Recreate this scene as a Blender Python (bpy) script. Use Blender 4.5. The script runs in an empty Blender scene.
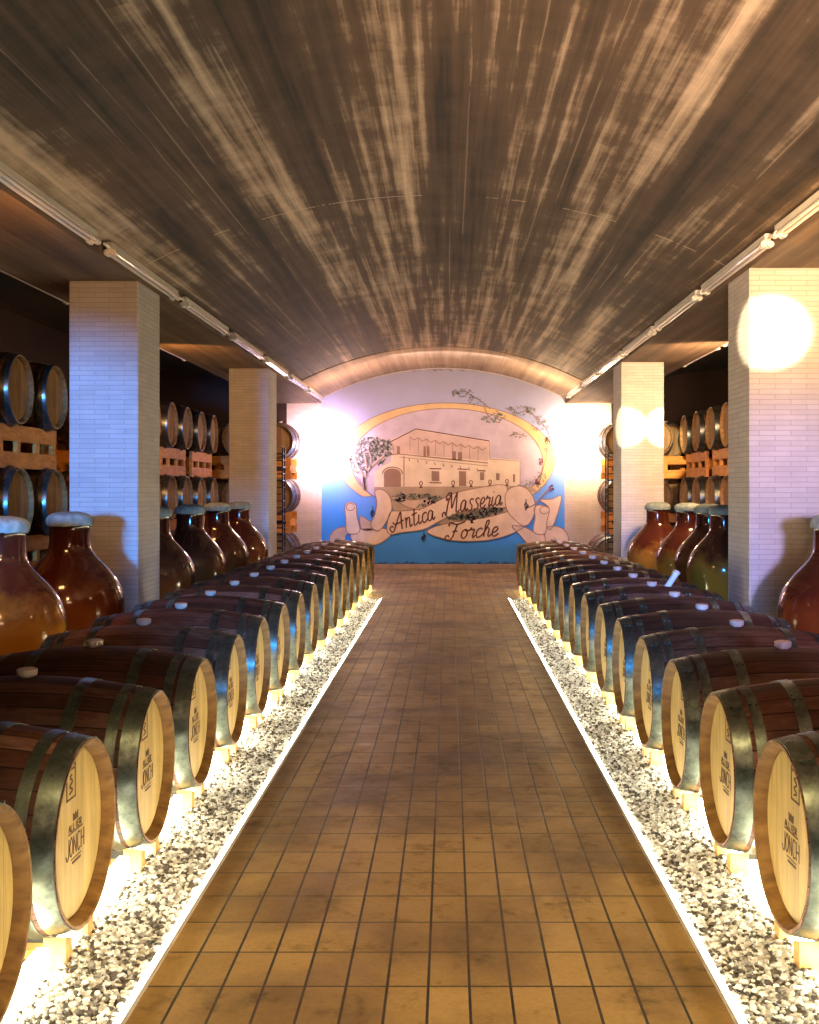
import bpy, math, random
import numpy as np
from mathutils import Vector, Matrix
R = random.Random(7)
PI = math.pi
scene = bpy.context.scene
COL = scene.collection

# ------------------------------------------------------------------ camera, world, exposure, big lights
H = 1.5                       # camera height above the datum
FZ = 0.065                    # tiled floor above the datum
cam_d = bpy.data.cameras.new('camera')
cam = bpy.data.objects.new('camera', cam_d)
COL.objects.link(cam)
cam.location = (0, 0, H)
cam.rotation_euler = (PI / 2, 0, 0)
cam_d.sensor_fit = 'AUTO'
cam_d.sensor_width = 36
cam_d.lens = 36 * 1128 / 1024
cam_d.shift_x = -39.5 / 1024
cam_d.shift_y = -23 / 1024
cam_d.clip_end = 100
scene.camera = cam
scene.view_settings.view_transform = 'Standard'
scene.view_settings.look = 'None'
scene.view_settings.exposure = 0.0
scene.view_settings.gamma = 1
scene.view_settings.use_curve_mapping = False

world = bpy.data.worlds.new('world')
scene.world = world
world.use_nodes = True
world.node_tree.nodes['Background'].inputs[0].default_value = (0.55, 0.6, 1.0, 1)
world.node_tree.nodes['Background'].inputs[1].default_value = 0.012


def light(name, kind, loc, target, power, color, size=0.5, size_y=None, spot=60, blend=0.3):
    d = bpy.data.lights.new(name, kind)
    d.energy = power
    d.color = color
    if kind == 'AREA':
        d.shape = 'RECTANGLE'
        d.size = size
        d.size_y = size_y or size
    elif kind in ('SPOT', 'POINT'):
        d.shadow_soft_size = size
    if kind == 'SPOT':
        d.spot_size = math.radians(spot)
        d.spot_blend = blend
    o = bpy.data.objects.new(name, d)
    COL.objects.link(o)
    o.location = loc
    if target is not None:
        o.rotation_euler = (Vector(target) - Vector(loc)).to_track_quat('-Z', 'Y').to_euler()
    return o


# added cool spots for entrance daylight on pillars and hoops; added warm fills
light('cool_fill', 'SPOT', (-2.2, -1.6, 1.75), (-2.75, 8.34, 1.62), 7600, (0.06, 0.32, 1.0), 0.28, spot=11.6, blend=0.2)
light('cool_fill', 'SPOT', (1.7, -1.6, 1.75), (2.4, 7.85, 1.10), 4600, (0.52, 0.46, 1.0), 0.3, spot=15, blend=0.7)
light('cool_fill', 'SPOT', (0.5, -1.6, 1.9), (-1.25, 7.2, 0.98), 4200, (0.04, 0.36, 1.0), 0.12, spot=11, blend=0.9)
light('cool_fill', 'SPOT', (-0.5, -1.6, 1.9), (1.15, 6.9, 0.98), 4200, (0.04, 0.36, 1.0), 0.12, spot=11, blend=0.9)
light('warm_fill', 'SPOT', (0.3, -1.2, 1.6), (1.5, 5.0, 3.7), 6200, (1.0, 0.64, 0.40), 0.25, spot=46, blend=1.0)  # unseen warm fills added to brighten vault and path
light('warm_fill', 'SPOT', (0.0, 1.4, 3.5), (-0.05, 3.6, 0.0), 640, (1.0, 0.72, 0.32), 0.3, spot=43, blend=0.7)
light('warm_fill', 'AREA', (0.0, -0.8, 2.9), (-0.6, 10, 2.4), 24, (1.0, 0.62, 0.36), 1.5, 0.4)
light('mural_fill', 'AREA', (0.0, 17.6, 3.45), (0.0, 20.3, 1.5), 34, (1.0, 0.84, 0.84), 1.8, 0.2)  # unseen area light added to brighten the mural
# unseen spots added to make bright patches and halos on the right pillars
light('pillar_glow_spot', 'SPOT', (-0.3, 3.4, 2.3), (2.22, 7.85, 2.59), 6500, (1.0, 0.80, 0.50), 0.02, spot=6.4, blend=0.35)
light('pillar_glow_spot', 'SPOT', (1.9, 4.2, 2.6), (2.36, 7.85, 2.78), 650, (1.0, 0.58, 0.20), 0.1, spot=26, blend=1.0)
light('pillar_glow_spot', 'SPOT', (-0.3, 9.5, 2.2), (2.12, 13.69, 2.25), 5000, (1.0, 0.85, 0.55), 0.02, spot=6.2, blend=0.35)
light('pillar_glow_spot', 'SPOT', (1.9, 9.5, 2.4), (2.62, 13.69, 2.25), 6000, (1.0, 0.85, 0.55), 0.02, spot=7.0, blend=0.35)
light('pillar_glow_spot', 'SPOT', (0.6, 9.0, 2.6), (2.4, 13.69, 2.2), 420, (1.0, 0.72, 0.44), 0.1, spot=26, blend=1.0)
light('pillar_glow_spot', 'SPOT', (1.3, 5.0, 1.9), (2.5, 6.9, 3.05), 420, (1.0, 0.58, 0.20), 0.1, spot=44, blend=1.0)
light('vault_end_fill', 'POINT', (-1.5, 18.4, 2.6), None, 75, (1.0, 0.62, 0.48), 0.15)  # unseen points added to lift the end of the vault
light('vault_end_fill', 'POINT', (1.5, 18.4, 2.6), None, 90, (1.0, 0.68, 0.38), 0.15)
# unseen warm fills added to brighten racks and jars in the side aisles
light('aisle_fill', 'SPOT', (-1.3, 2.6, 2.7), (-2.5, 6.6, 0.6), 130, (1.0, 0.52, 0.20), 0.08, spot=22, blend=0.8)
light('aisle_fill', 'AREA', (2.9, 11.6, 2.65), (3.7, 15.4, 1.4), 120, (1.0, 0.60, 0.30), 0.5, 0.3)
light('aisle_fill', 'AREA', (-2.9, 11.8, 2.65), (-3.6, 15.2, 1.5), 26, (1.0, 0.45, 0.13), 0.5, 0.3)
light('aisle_fill', 'AREA', (-2.6, 5.6, 2.6), (-3.5, 9.6, 1.7), 20, (1.0, 0.44, 0.14), 0.4, 0.3)
light('aisle_fill', 'AREA', (2.4, 5.0, 2.6), (2.6, 7.2, 0.7), 9, (1.0, 0.50, 0.25), 0.4, 0.3)


# ------------------------------------------------------------------ materials
def mat(name):
    m = bpy.data.materials.new(name)
    m.use_nodes = True
    nt = m.node_tree
    b = nt.nodes['Principled BSDF']
    return m, nt, b


def N(nt, typ, **kw):
    n = nt.nodes.new(typ)
    for k, v in kw.items():
        setattr(n, k, v)
    return n


def L(nt, a, b):
    nt.links.new(a, b)


def mathn(nt, op, a, b=None):
    n = N(nt, 'ShaderNodeMath', operation=op)
    for i, x in enumerate((a, b)):
        if x is None:
            continue
        if isinstance(x, (int, float)):
            n.inputs[i].default_value = x
        else:
            L(nt, x, n.inputs[i])
    return n.outputs[0]


def ramp(nt, fac, stops, interp='LINEAR'):
    r = N(nt, 'ShaderNodeValToRGB')
    r.color_ramp.interpolation = interp
    e = r.color_ramp.elements
    while len(e) < len(stops):
        e.new(0.5)
    for i, (p, c) in enumerate(stops):
        e[i].position = p
        e[i].color = (*c, 1) if len(c) == 3 else c
    L(nt, fac, r.inputs[0])
    return r.outputs[0]


def coords(nt, scale=(1, 1, 1), kind='Object'):
    tc = N(nt, 'ShaderNodeTexCoord')
    mp = N(nt, 'ShaderNodeMapping')
    mp.inputs['Scale'].default_value = scale
    L(nt, tc.outputs[kind], mp.inputs['Vector'])
    return mp.outputs['Vector']


def noise(nt, vec, scale, detail=4, rough=0.55, dist=0.0):
    n = N(nt, 'ShaderNodeTexNoise')
    n.inputs['Scale'].default_value = scale
    n.inputs['Detail'].default_value = detail
    n.inputs['Roughness'].default_value = rough
    n.inputs['Distortion'].default_value = dist
    L(nt, vec, n.inputs['Vector'])
    return n.outputs['Fac']


def mix(nt, fac, a, b, blend='MIX'):
    n = N(nt, 'ShaderNodeMix', data_type='RGBA', blend_type=blend)
    for s, x in ((n.inputs[0], fac), (n.inputs[6], a), (n.inputs[7], b)):
        if isinstance(x, (int, float)):
            s.default_value = x
        elif isinstance(x, tuple):
            s.default_value = (*x, 1)
        else:
            L(nt, x, s)
    return n.outputs[2]


def bump(nt, b, h, strength=0.3, dist=0.01):
    n = N(nt, 'ShaderNodeBump')
    n.inputs['Strength'].default_value = strength
    n.inputs['Distance'].default_value = dist
    L(nt, h, n.inputs['Height'])
    L(nt, n.outputs[0], b.inputs['Normal'])


def simple(name, color, rough=0.6, metal=0.0, var=0.15, scale=12, emit=None, coat=0.0):
    m, nt, b = mat(name)
    v = noise(nt, coords(nt), scale)
    c = ramp(nt, v, [(0.3, tuple(x * (1 - var) for x in color)), (0.7, tuple(min(1, x * (1 + var)) for x in color))])
    L(nt, c, b.inputs['Base Color'])
    b.inputs['Roughness'].default_value = rough
    b.inputs['Metallic'].default_value = metal
    b.inputs['Coat Weight'].default_value = coat
    if emit:
        b.inputs['Emission Color'].default_value = (*emit[0], 1)
        b.inputs['Emission Strength'].default_value = emit[1]
    return m


def m_concrete(name, base, light_c, dark_c, contrast=1.0):
    """board marked concrete; the boards run along Y"""
    m, nt, b = mat(name)
    v = coords(nt)
    sep = N(nt, 'ShaderNodeSeparateXYZ')
    L(nt, v, sep.inputs[0])
    # boards 0.11 wide, 1.6 long
    bx = mathn(nt, 'FLOOR', mathn(nt, 'MULTIPLY', sep.outputs[0], 9.0))
    wn0 = N(nt, 'ShaderNodeTexWhiteNoise', noise_dimensions='1D')
    L(nt, bx, wn0.inputs['W'])
    by = mathn(nt, 'FLOOR', mathn(nt, 'ADD', mathn(nt, 'MULTIPLY', sep.outputs[1], 0.55), mathn(nt, 'MULTIPLY', wn0.outputs[0], 5)))
    cmb = N(nt, 'ShaderNodeCombineXYZ')
    L(nt, bx, cmb.inputs[0]); L(nt, by, cmb.inputs[1])
    wn = N(nt, 'ShaderNodeTexWhiteNoise', noise_dimensions='3D')
    L(nt, cmb.outputs[0], wn.inputs['Vector'])
    n1 = noise(nt, coords(nt, (1.5, 0.075, 1.5)), 1.5, 6, 0.62, 0.3)
    n2 = noise(nt, coords(nt, (9.0, 0.16, 9.0)), 1.3, 5, 0.6, 0.15)
    n3 = noise(nt, coords(nt, (1, 1, 1)), 2.2, 8, 0.7)
    s = mathn(nt, 'ADD', mathn(nt, 'MULTIPLY', n1, 1.15), mathn(nt, 'MULTIPLY', n2, 0.85))
    s = mathn(nt, 'ADD', s, mathn(nt, 'MULTIPLY', n3, 0.40))
    s = mathn(nt, 'ADD', s, mathn(nt, 'MULTIPLY', wn.outputs[0], 0.07))
    k = 0.14 / contrast
    c = ramp(nt, mathn(nt, 'MULTIPLY', s, 0.5), [(0.625 - k, dark_c), (0.625, base), (0.625 + k, light_c)])
    # pale laitance lines between boards
    fr = mathn(nt, 'FRACT', mathn(nt, 'MULTIPLY', sep.outputs[0], 9.0))
    edge = mathn(nt, 'LESS_THAN', fr, 0.09)
    em = mathn(nt, 'MULTIPLY', edge, mathn(nt, 'GREATER_THAN', n2, 0.54))
    c = mix(nt, mathn(nt, 'MULTIPLY', em, 0.22), c, light_c)
    # pour joints across the vault
    yj = mathn(nt, 'FRACT', mathn(nt, 'MULTIPLY', mathn(nt, 'ADD', sep.outputs[1], 0.4), 1 / 8.8))
    jl = mathn(nt, 'MULTIPLY', mathn(nt, 'LESS_THAN', yj, 0.0022), mathn(nt, 'GREATER_THAN', n1, 0.47))
    c = mix(nt, mathn(nt, 'MULTIPLY', jl, 0.6), c, light_c)
    L(nt, c, b.inputs['Base Color'])
    b.inputs['Roughness'].default_value = 0.75
    bump(nt, b, mathn(nt, 'ADD', mathn(nt, 'MULTIPLY', wn.outputs[0], 0.6), n3), 0.35, 0.01)
    return m


def m_brick(name, c1, c2, mortar):
    m, nt, b = mat(name)
    tc = N(nt, 'ShaderNodeTexCoord')
    sep = N(nt, 'ShaderNodeSeparateXYZ')
    L(nt, tc.outputs['Object'], sep.inputs[0])
    cmb = N(nt, 'ShaderNodeCombineXYZ')
    L(nt, mathn(nt, 'ADD', sep.outputs[0], sep.outputs[1]), cmb.inputs[0])
    L(nt, sep.outputs[2], cmb.inputs[1])
    br = N(nt, 'ShaderNodeTexBrick')
    L(nt, cmb.outputs[0], br.inputs['Vector'])
    br.inputs['Color1'].default_value = (*c1, 1)
    br.inputs['Color2'].default_value = (*c2, 1)
    br.inputs['Mortar'].default_value = (*mortar, 1)
    br.inputs['Scale'].default_value = 1.0
    br.inputs['Mortar Size'].default_value = 0.0028
    br.inputs['Mortar Smooth'].default_value = 0.4
    br.inputs['Brick Width'].default_value = 0.22
    br.inputs['Row Height'].default_value = 0.036
    n = noise(nt, tc.outputs['Object'], 5, 6, 0.65)
    c = mix(nt, ramp(nt, n, [(0.4, (0, 0, 0)), (0.7, (0.35, 0.35, 0.35))]), br.outputs['Color'], tuple(x * 0.62 for x in c1))
    L(nt, c, b.inputs['Base Color'])
    b.inputs['Roughness'].default_value = 0.75
    bump(nt, b, mathn(nt, 'SUBTRACT', 1.0, br.outputs['Fac']), 0.5, 0.004)
    return m


def m_tiles(name):
    m, nt, b = mat(name)
    tc = N(nt, 'ShaderNodeTexCoord')
    mp = N(nt, 'ShaderNodeMapping')
    mp.inputs['Location'].default_value = (-0.059 + 0.1186 * 50, -3.2545 + 0.2407 * 50, 0)
    L(nt, tc.outputs['Object'], mp.inputs['Vector'])
    br = N(nt, 'ShaderNodeTexBrick', offset=0.0, squash=1.0)
    L(nt, mp.outputs[0], br.inputs['Vector'])
    br.inputs['Color1'].default_value = (0.38, 0.245, 0.090, 1)
    br.inputs['Color2'].default_value = (0.27, 0.165, 0.058, 1)
    br.inputs['Mortar'].default_value = (0.006, 0.004, 0.003, 1)
    br.inputs['Scale'].default_value = 1.0
    br.inputs['Mortar Size'].default_value = 0.0046
    br.inputs['Mortar Smooth'].default_value = 0.2
    br.inputs['Brick Width'].default_value = 0.1186
    br.inputs['Row Height'].default_value = 0.2407
    o = tc.outputs['Object']
    n1 = noise(nt, o, 1.3, 5, 0.6, 0.4)
    n2 = noise(nt, o, 7, 6, 0.7)
    n3 = noise(nt, o, 60, 3, 0.7)
    c = mix(nt, ramp(nt, n1, [(0.44, (0, 0, 0)), (0.64, (0.78, 0.78, 0.78))]), br.outputs['Color'], (0.075, 0.040, 0.018))
    c = mix(nt, ramp(nt, n2, [(0.55, (0, 0, 0)), (0.70, (0.7, 0.7, 0.7))]), c, (0.05, 0.028, 0.015))
    c = mix(nt, ramp(nt, n3, [(0.3, (0.22, 0.22, 0.22)), (0.6, (0, 0, 0))]), c, (0.04, 0.022, 0.012))
    L(nt, c, b.inputs['Base Color'])
    L(nt, ramp(nt, n2, [(0.3, (0.38, 0.38, 0.38)), (0.7, (0.62, 0.62, 0.62))]), b.inputs['Roughness'])
    h = mathn(nt, 'ADD', mathn(nt, 'SUBTRACT', 1.0, br.outputs['Fac']), mathn(nt, 'MULTIPLY', n3, 0.12))
    bump(nt, b, h, 0.5, 0.004)
    return m


def m_staves(name, c_a, c_b, c_c, rough=0.6):
    """barrel staves: the barrel's axis is local X"""
    m, nt, b = mat(name)
    tc = N(nt, 'ShaderNodeTexCoord')
    sep = N(nt, 'ShaderNodeSeparateXYZ')
    L(nt, tc.outputs['Object'], sep.inputs[0])
    ang = mathn(nt, 'ARCTAN2', sep.outputs[1], mathn(nt, 'SUBTRACT', sep.outputs[2], 0.337))
    a = mathn(nt, 'MULTIPLY', mathn(nt, 'ADD', ang, PI), 28 / (2 * PI))
    info = N(nt, 'ShaderNodeObjectInfo')
    wn = N(nt, 'ShaderNodeTexWhiteNoise', noise_dimensions='2D')
    cm = N(nt, 'ShaderNodeCombineXYZ')
    L(nt, mathn(nt, 'FLOOR', a), cm.inputs[0]); L(nt, mathn(nt, 'MULTIPLY', info.outputs['Random'], 100), cm.inputs[1])
    L(nt, cm.outputs[0], wn.inputs['Vector'])
    fr = mathn(nt, 'FRACT', a)
    gap = mathn(nt, 'LESS_THAN', mathn(nt, 'ABSOLUTE', mathn(nt, 'SUBTRACT', fr, 0.5)), 0.465)
    gr = noise(nt, coords(nt, (3, 40, 40)), 1.5, 5, 0.65, 0.2)
    st = noise(nt, coords(nt, (1, 1, 1)), 5, 5, 0.7)
    f = mathn(nt, 'ADD', mathn(nt, 'MULTIPLY', gr, 0.5), mathn(nt, 'ADD', mathn(nt, 'MULTIPLY', wn.outputs[0], 0.32), mathn(nt, 'MULTIPLY', st, 0.35)))
    c = ramp(nt, f, [(0.35, c_a), (0.58, c_b), (0.85, c_c)])
    c = mix(nt, gap, tuple(x * 0.3 for x in c_a), c)
    hs = N(nt, 'ShaderNodeHueSaturation')
    L(nt, c, hs.inputs['Color'])
    L(nt, mathn(nt, 'ADD', 0.6, mathn(nt, 'MULTIPLY', info.outputs['Random'], 0.8)), hs.inputs['Value'])
    L(nt, hs.outputs[0], b.inputs['Base Color'])
    b.inputs['Roughness'].default_value = rough
    bump(nt, b, mathn(nt, 'ADD', mathn(nt, 'MULTIPLY', gap, 0.7), mathn(nt, 'MULTIPLY', gr, 0.4)), 0.35, 0.004)
    return m


def m_wood(name, c_a, c_b, scale=(30, 30, 3), rough=0.6, planks=None):
    m, nt, b = mat(name)
    g = noise(nt, coords(nt, scale), 1.0, 5, 0.6, 0.4)
    s = noise(nt, coords(nt), 6, 4, 0.7)
    f = mathn(nt, 'ADD', mathn(nt, 'MULTIPLY', g, 0.7), mathn(nt, 'MULTIPLY', s, 0.3))
    c = ramp(nt, f, [(0.35, c_a), (0.65, c_b)])
    if planks:
        tc = N(nt, 'ShaderNodeTexCoord')
        sep = N(nt, 'ShaderNodeSeparateXYZ')
        L(nt, tc.outputs['Object'], sep.inputs[0])
        pz = mathn(nt, 'MULTIPLY', sep.outputs[planks[0]], planks[1])
        fr = mathn(nt, 'FRACT', mathn(nt, 'ADD', pz, 50.37))
        ln = mathn(nt, 'LESS_THAN', fr, 0.03)
        wn = N(nt, 'ShaderNodeTexWhiteNoise', noise_dimensions='1D')
        L(nt, mathn(nt, 'FLOOR', mathn(nt, 'ADD', pz, 50.37)), wn.inputs['W'])
        c = mix(nt, mathn(nt, 'MULTIPLY', wn.outputs[0], 0.25), c, tuple(x * 0.6 for x in c_a))
        c = mix(nt, mathn(nt, 'MULTIPLY', ln, 0.6), c, tuple(x * 0.3 for x in c_a))
    L(nt, c, b.inputs['Base Color'])
    b.inputs['Roughness'].default_value = rough
    bump(nt, b, g, 0.2, 0.003)
    return m


def m_hoop(name):
    m, nt, b = mat(name)
    n = noise(nt, coords(nt), 9, 6, 0.7)
    c = ramp(nt, n, [(0.35, (0.045, 0.052, 0.05)), (0.65, (0.19, 0.22, 0.19))])
    L(nt, c, b.inputs['Base Color'])
    b.inputs['Metallic'].default_value = 0.85
    L(nt, ramp(nt, n, [(0.3, (0.42, 0.42, 0.42)), (0.7, (0.24, 0.24, 0.24))]), b.inputs['Roughness'])
    bump(nt, b, noise(nt, coords(nt), 40, 3), 0.1, 0.002)
    return m


def m_jar(name, top, amber):
    m, nt, b = mat(name)
    tc = N(nt, 'ShaderNodeTexCoord')
    sep = N(nt, 'ShaderNodeSeparateXYZ')
    L(nt, tc.outputs['Object'], sep.inputs[0])
    info = N(nt, 'ShaderNodeObjectInfo')
    off = N(nt, 'ShaderNodeVectorMath', operation='ADD')
    L(nt, tc.outputs['Object'], off.inputs[0])
    cb = N(nt, 'ShaderNodeCombineXYZ')
    L(nt, mathn(nt, 'MULTIPLY', info.outputs['Random'], 30), cb.inputs[0])
    L(nt, cb.outputs[0], off.inputs[1])
    n1 = noise(nt, off.outputs[0], 2.6, 6, 0.65, 0.6)
    n2 = noise(nt, off.outputs[0], 22, 4, 0.7)
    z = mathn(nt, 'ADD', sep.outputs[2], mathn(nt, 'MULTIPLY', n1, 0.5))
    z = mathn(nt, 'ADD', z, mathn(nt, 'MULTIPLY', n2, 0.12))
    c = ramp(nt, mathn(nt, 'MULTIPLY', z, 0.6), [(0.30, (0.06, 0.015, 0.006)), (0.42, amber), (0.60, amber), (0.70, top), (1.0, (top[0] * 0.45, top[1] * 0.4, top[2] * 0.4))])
    L(nt, c, b.inputs['Base Color'])
    b.inputs['Roughness'].default_value = 0.14
    b.inputs['Coat Weight'].default_value = 0.6
    b.inputs['Coat Roughness'].default_value = 0.05
    bump(nt, b, n2, 0.08, 0.003)
    return m


def m_gravel(name):
    m, nt, b = mat(name)
    g = N(nt, 'ShaderNodeNewGeometry')
    c = ramp(nt, g.outputs['Random Per Island'], [(0.0, (0.02, 0.018, 0.016)), (0.24, (0.08, 0.06, 0.05)), (0.34, (0.52, 0.50, 0.47)), (0.75, (0.84, 0.83, 0.80))])  # dark pebbles also stand in for shaded gaps between the white ones
    n = noise(nt, coords(nt), 60, 3)
    L(nt, mix(nt, mathn(nt, 'MULTIPLY', n, 0.25), c, (0.3, 0.25, 0.2)), b.inputs['Base Color'])
    b.inputs['Roughness'].default_value = 0.65
    return m


def m_mural_ground():
    """painted plaster: blue below, hazy mauve sky above, darker at the foot and the crown"""
    m, nt, b = mat('mural_blue_paint')
    tc = N(nt, 'ShaderNodeTexCoord')
    sep = N(nt, 'ShaderNodeSeparateXYZ')
    L(nt, tc.outputs['Object'], sep.inputs[0])
    n1 = noise(nt, tc.outputs['Object'], 1.4, 6, 0.6, 0.3)
    n2 = noise(nt, tc.outputs['Object'], 7, 5, 0.7)
    z = mathn(nt, 'ADD', sep.outputs[2], mathn(nt, 'MULTIPLY', mathn(nt, 'SUBTRACT', n1, 0.5), 1.1))
    c = ramp(nt, mathn(nt, 'MULTIPLY', z, 0.25), [(0.0, (0.03, 0.20, 0.62)), (0.22, (0.05, 0.30, 0.85)), (0.5, (0.22, 0.32, 0.80)), (0.72, (0.36, 0.36, 0.56)), (0.92, (0.30, 0.28, 0.34))])
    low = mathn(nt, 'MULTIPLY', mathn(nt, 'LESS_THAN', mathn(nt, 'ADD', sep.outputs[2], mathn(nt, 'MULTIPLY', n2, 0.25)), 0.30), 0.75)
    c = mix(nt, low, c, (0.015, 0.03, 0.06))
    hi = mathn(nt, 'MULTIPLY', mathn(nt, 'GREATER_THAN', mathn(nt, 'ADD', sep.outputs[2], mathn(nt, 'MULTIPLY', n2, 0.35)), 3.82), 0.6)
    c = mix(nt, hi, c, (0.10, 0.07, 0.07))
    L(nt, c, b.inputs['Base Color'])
    b.inputs['Roughness'].default_value = 0.7
    return m


M = {}
M['vault'] = m_concrete('board_marked_concrete', (0.105, 0.067, 0.040), (0.66, 0.50, 0.36), (0.020, 0.013, 0.008), 1.1)
M['beam'] = m_concrete('beam_concrete', (0.15, 0.095, 0.058), (0.30, 0.20, 0.125), (0.055, 0.034, 0.022), 0.8)
M['endvault_lit'] = m_concrete('lit_end_bay_concrete', (0.38, 0.27, 0.18), (0.55, 0.40, 0.28), (0.20, 0.13, 0.09), 0.8)  # vault concrete made paler, lamp light painted into the colour
M['sidevault_shade'] = m_concrete('shaded_side_vault_concrete', (0.028, 0.016, 0.010), (0.06, 0.036, 0.024), (0.01, 0.006, 0.005), 0.8)  # vault concrete darkened, shade of the dim aisles painted in
M['shade_wall'] = simple('shaded_aisle_wall', (0.030, 0.014, 0.010), 0.85, scale=3)  # near black wall tone, aisle darkness put into the colour
M['brick'] = m_brick('pale_painted_brick', (0.54, 0.50, 0.47), (0.47, 0.43, 0.41), (0.36, 0.32, 0.30))
M['endbrick'] = m_brick('pinkish_painted_brick', (0.62, 0.50, 0.45), (0.55, 0.44, 0.40), (0.36, 0.28, 0.25))
M['tiles'] = m_tiles('terracotta_pavers')
M['bed'] = simple('gravel_bed', (0.05, 0.045, 0.04), 0.95, scale=40)
M['gravel'] = m_gravel('pebbles')
M['stave'] = m_staves('aged_oak_staves', (0.026, 0.009, 0.006), (0.100, 0.034, 0.020), (0.28, 0.145, 0.110))
M['head'] = m_wood('pale_oak_head', (0.50, 0.33, 0.10), (0.74, 0.53, 0.19), (3, 34, 3), 0.55, planks=(1, 9.0))
M['chime'] = m_wood('chime_oak', (0.13, 0.060, 0.018), (0.34, 0.19, 0.06), (4, 20, 20), 0.6)
M['hoop'] = m_hoop('galvanised_hoop')
M['bung'] = simple('silicone_bung', (0.62, 0.50, 0.44), 0.5)
for _k in ('stave', 'head', 'chime'):
    M[_k].node_tree.nodes['Principled BSDF'].inputs['Specular IOR Level'].default_value = 0.25
M['ink'] = simple('burnt_stamp', (0.11, 0.055, 0.025), 0.8)
M['pine'] = m_wood('orange_pine', (0.42, 0.14, 0.025), (0.70, 0.29, 0.06), (6, 6, 30), 0.55)
M['chock'] = m_wood('pine_block', (0.55, 0.30, 0.09), (0.75, 0.48, 0.18), (6, 20, 20), 0.6)
for _k in ('pine', 'chock'):
    M[_k].node_tree.nodes['Principled BSDF'].inputs['Specular IOR Level'].default_value = 0.08
M['darkhead'] = m_wood('darkened_oak_head', (0.22, 0.12, 0.05), (0.40, 0.24, 0.11), (3, 34, 3), 0.7, planks=(1, 9.0))  # darker head tone for the stacked barrels
M['darkhead'].node_tree.nodes['Principled BSDF'].inputs['Specular IOR Level'].default_value = 0.1
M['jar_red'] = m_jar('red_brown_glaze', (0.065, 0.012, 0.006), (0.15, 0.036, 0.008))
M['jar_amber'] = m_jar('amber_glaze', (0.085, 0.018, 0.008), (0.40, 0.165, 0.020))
M['lid'] = simple('grey_green_jar_cover', (0.24, 0.29, 0.25), 0.85, var=0.35, scale=18)
M['whiteplastic'] = simple('white_enamel', (0.70, 0.66, 0.60), 0.35, var=0.05)
M['tube'] = simple('glass_tube', (0.75, 0.70, 0.66), 0.12, var=0.03, coat=1.0)
M['grey'] = simple('dark_grey_metal', (0.10, 0.09, 0.085), 0.45, 0.6)
M['black'] = simple('black_metal', (0.02, 0.02, 0.02), 0.4, 0.6)
M['led'] = simple('lit_led_diffuser', (0.9, 0.88, 0.8), 0.5, emit=((1.0, 0.92, 0.74), 22.0))
M['channel'] = simple('lit_white_channel', (0.9, 0.88, 0.82), 0.5, emit=((1.0, 0.92, 0.60), 32.0))
M['sconce_l'] = simple('lit_sconce_glass', (0.9, 0.85, 0.8), 0.4, emit=((1.0, 0.86, 0.95), 22.0))
M['sconce_r'] = simple('lit_sconce_glass_warm', (0.9, 0.85, 0.8), 0.4, emit=((1.0, 0.88, 0.66), 22.0))
M['plinth'] = simple('plinth_tile', (0.36, 0.25, 0.20), 0.5, scale=5)
M['mural'] = m_mural_ground()
for k, c in dict(p_gold=(0.66, 0.44, 0.22), p_sky=(0.52, 0.42, 0.52), p_wall=(0.74, 0.58, 0.46), p_wall2=(0.60, 0.42, 0.38),
                 p_line=(0.16, 0.06, 0.045), p_brown=(0.30, 0.17, 0.13), p_rib=(0.72, 0.53, 0.42), p_rib2=(0.56, 0.38, 0.30),
                 p_leaf=(0.22, 0.22, 0.19), p_dark=(0.035, 0.03, 0.05), p_ground=(0.42, 0.30, 0.22), p_grape=(0.20, 0.05, 0.09),
                 p_far=(0.62, 0.46, 0.36), p_trunk=(0.50, 0.36, 0.33)).items():
    M[k] = simple('mural_' + k[2:], c, 0.75, scale=4, var=0.12)
M['cyan'] = simple('pale_blue_glass', (0.55, 0.72, 0.85), 0.15, coat=0.5)


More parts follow.
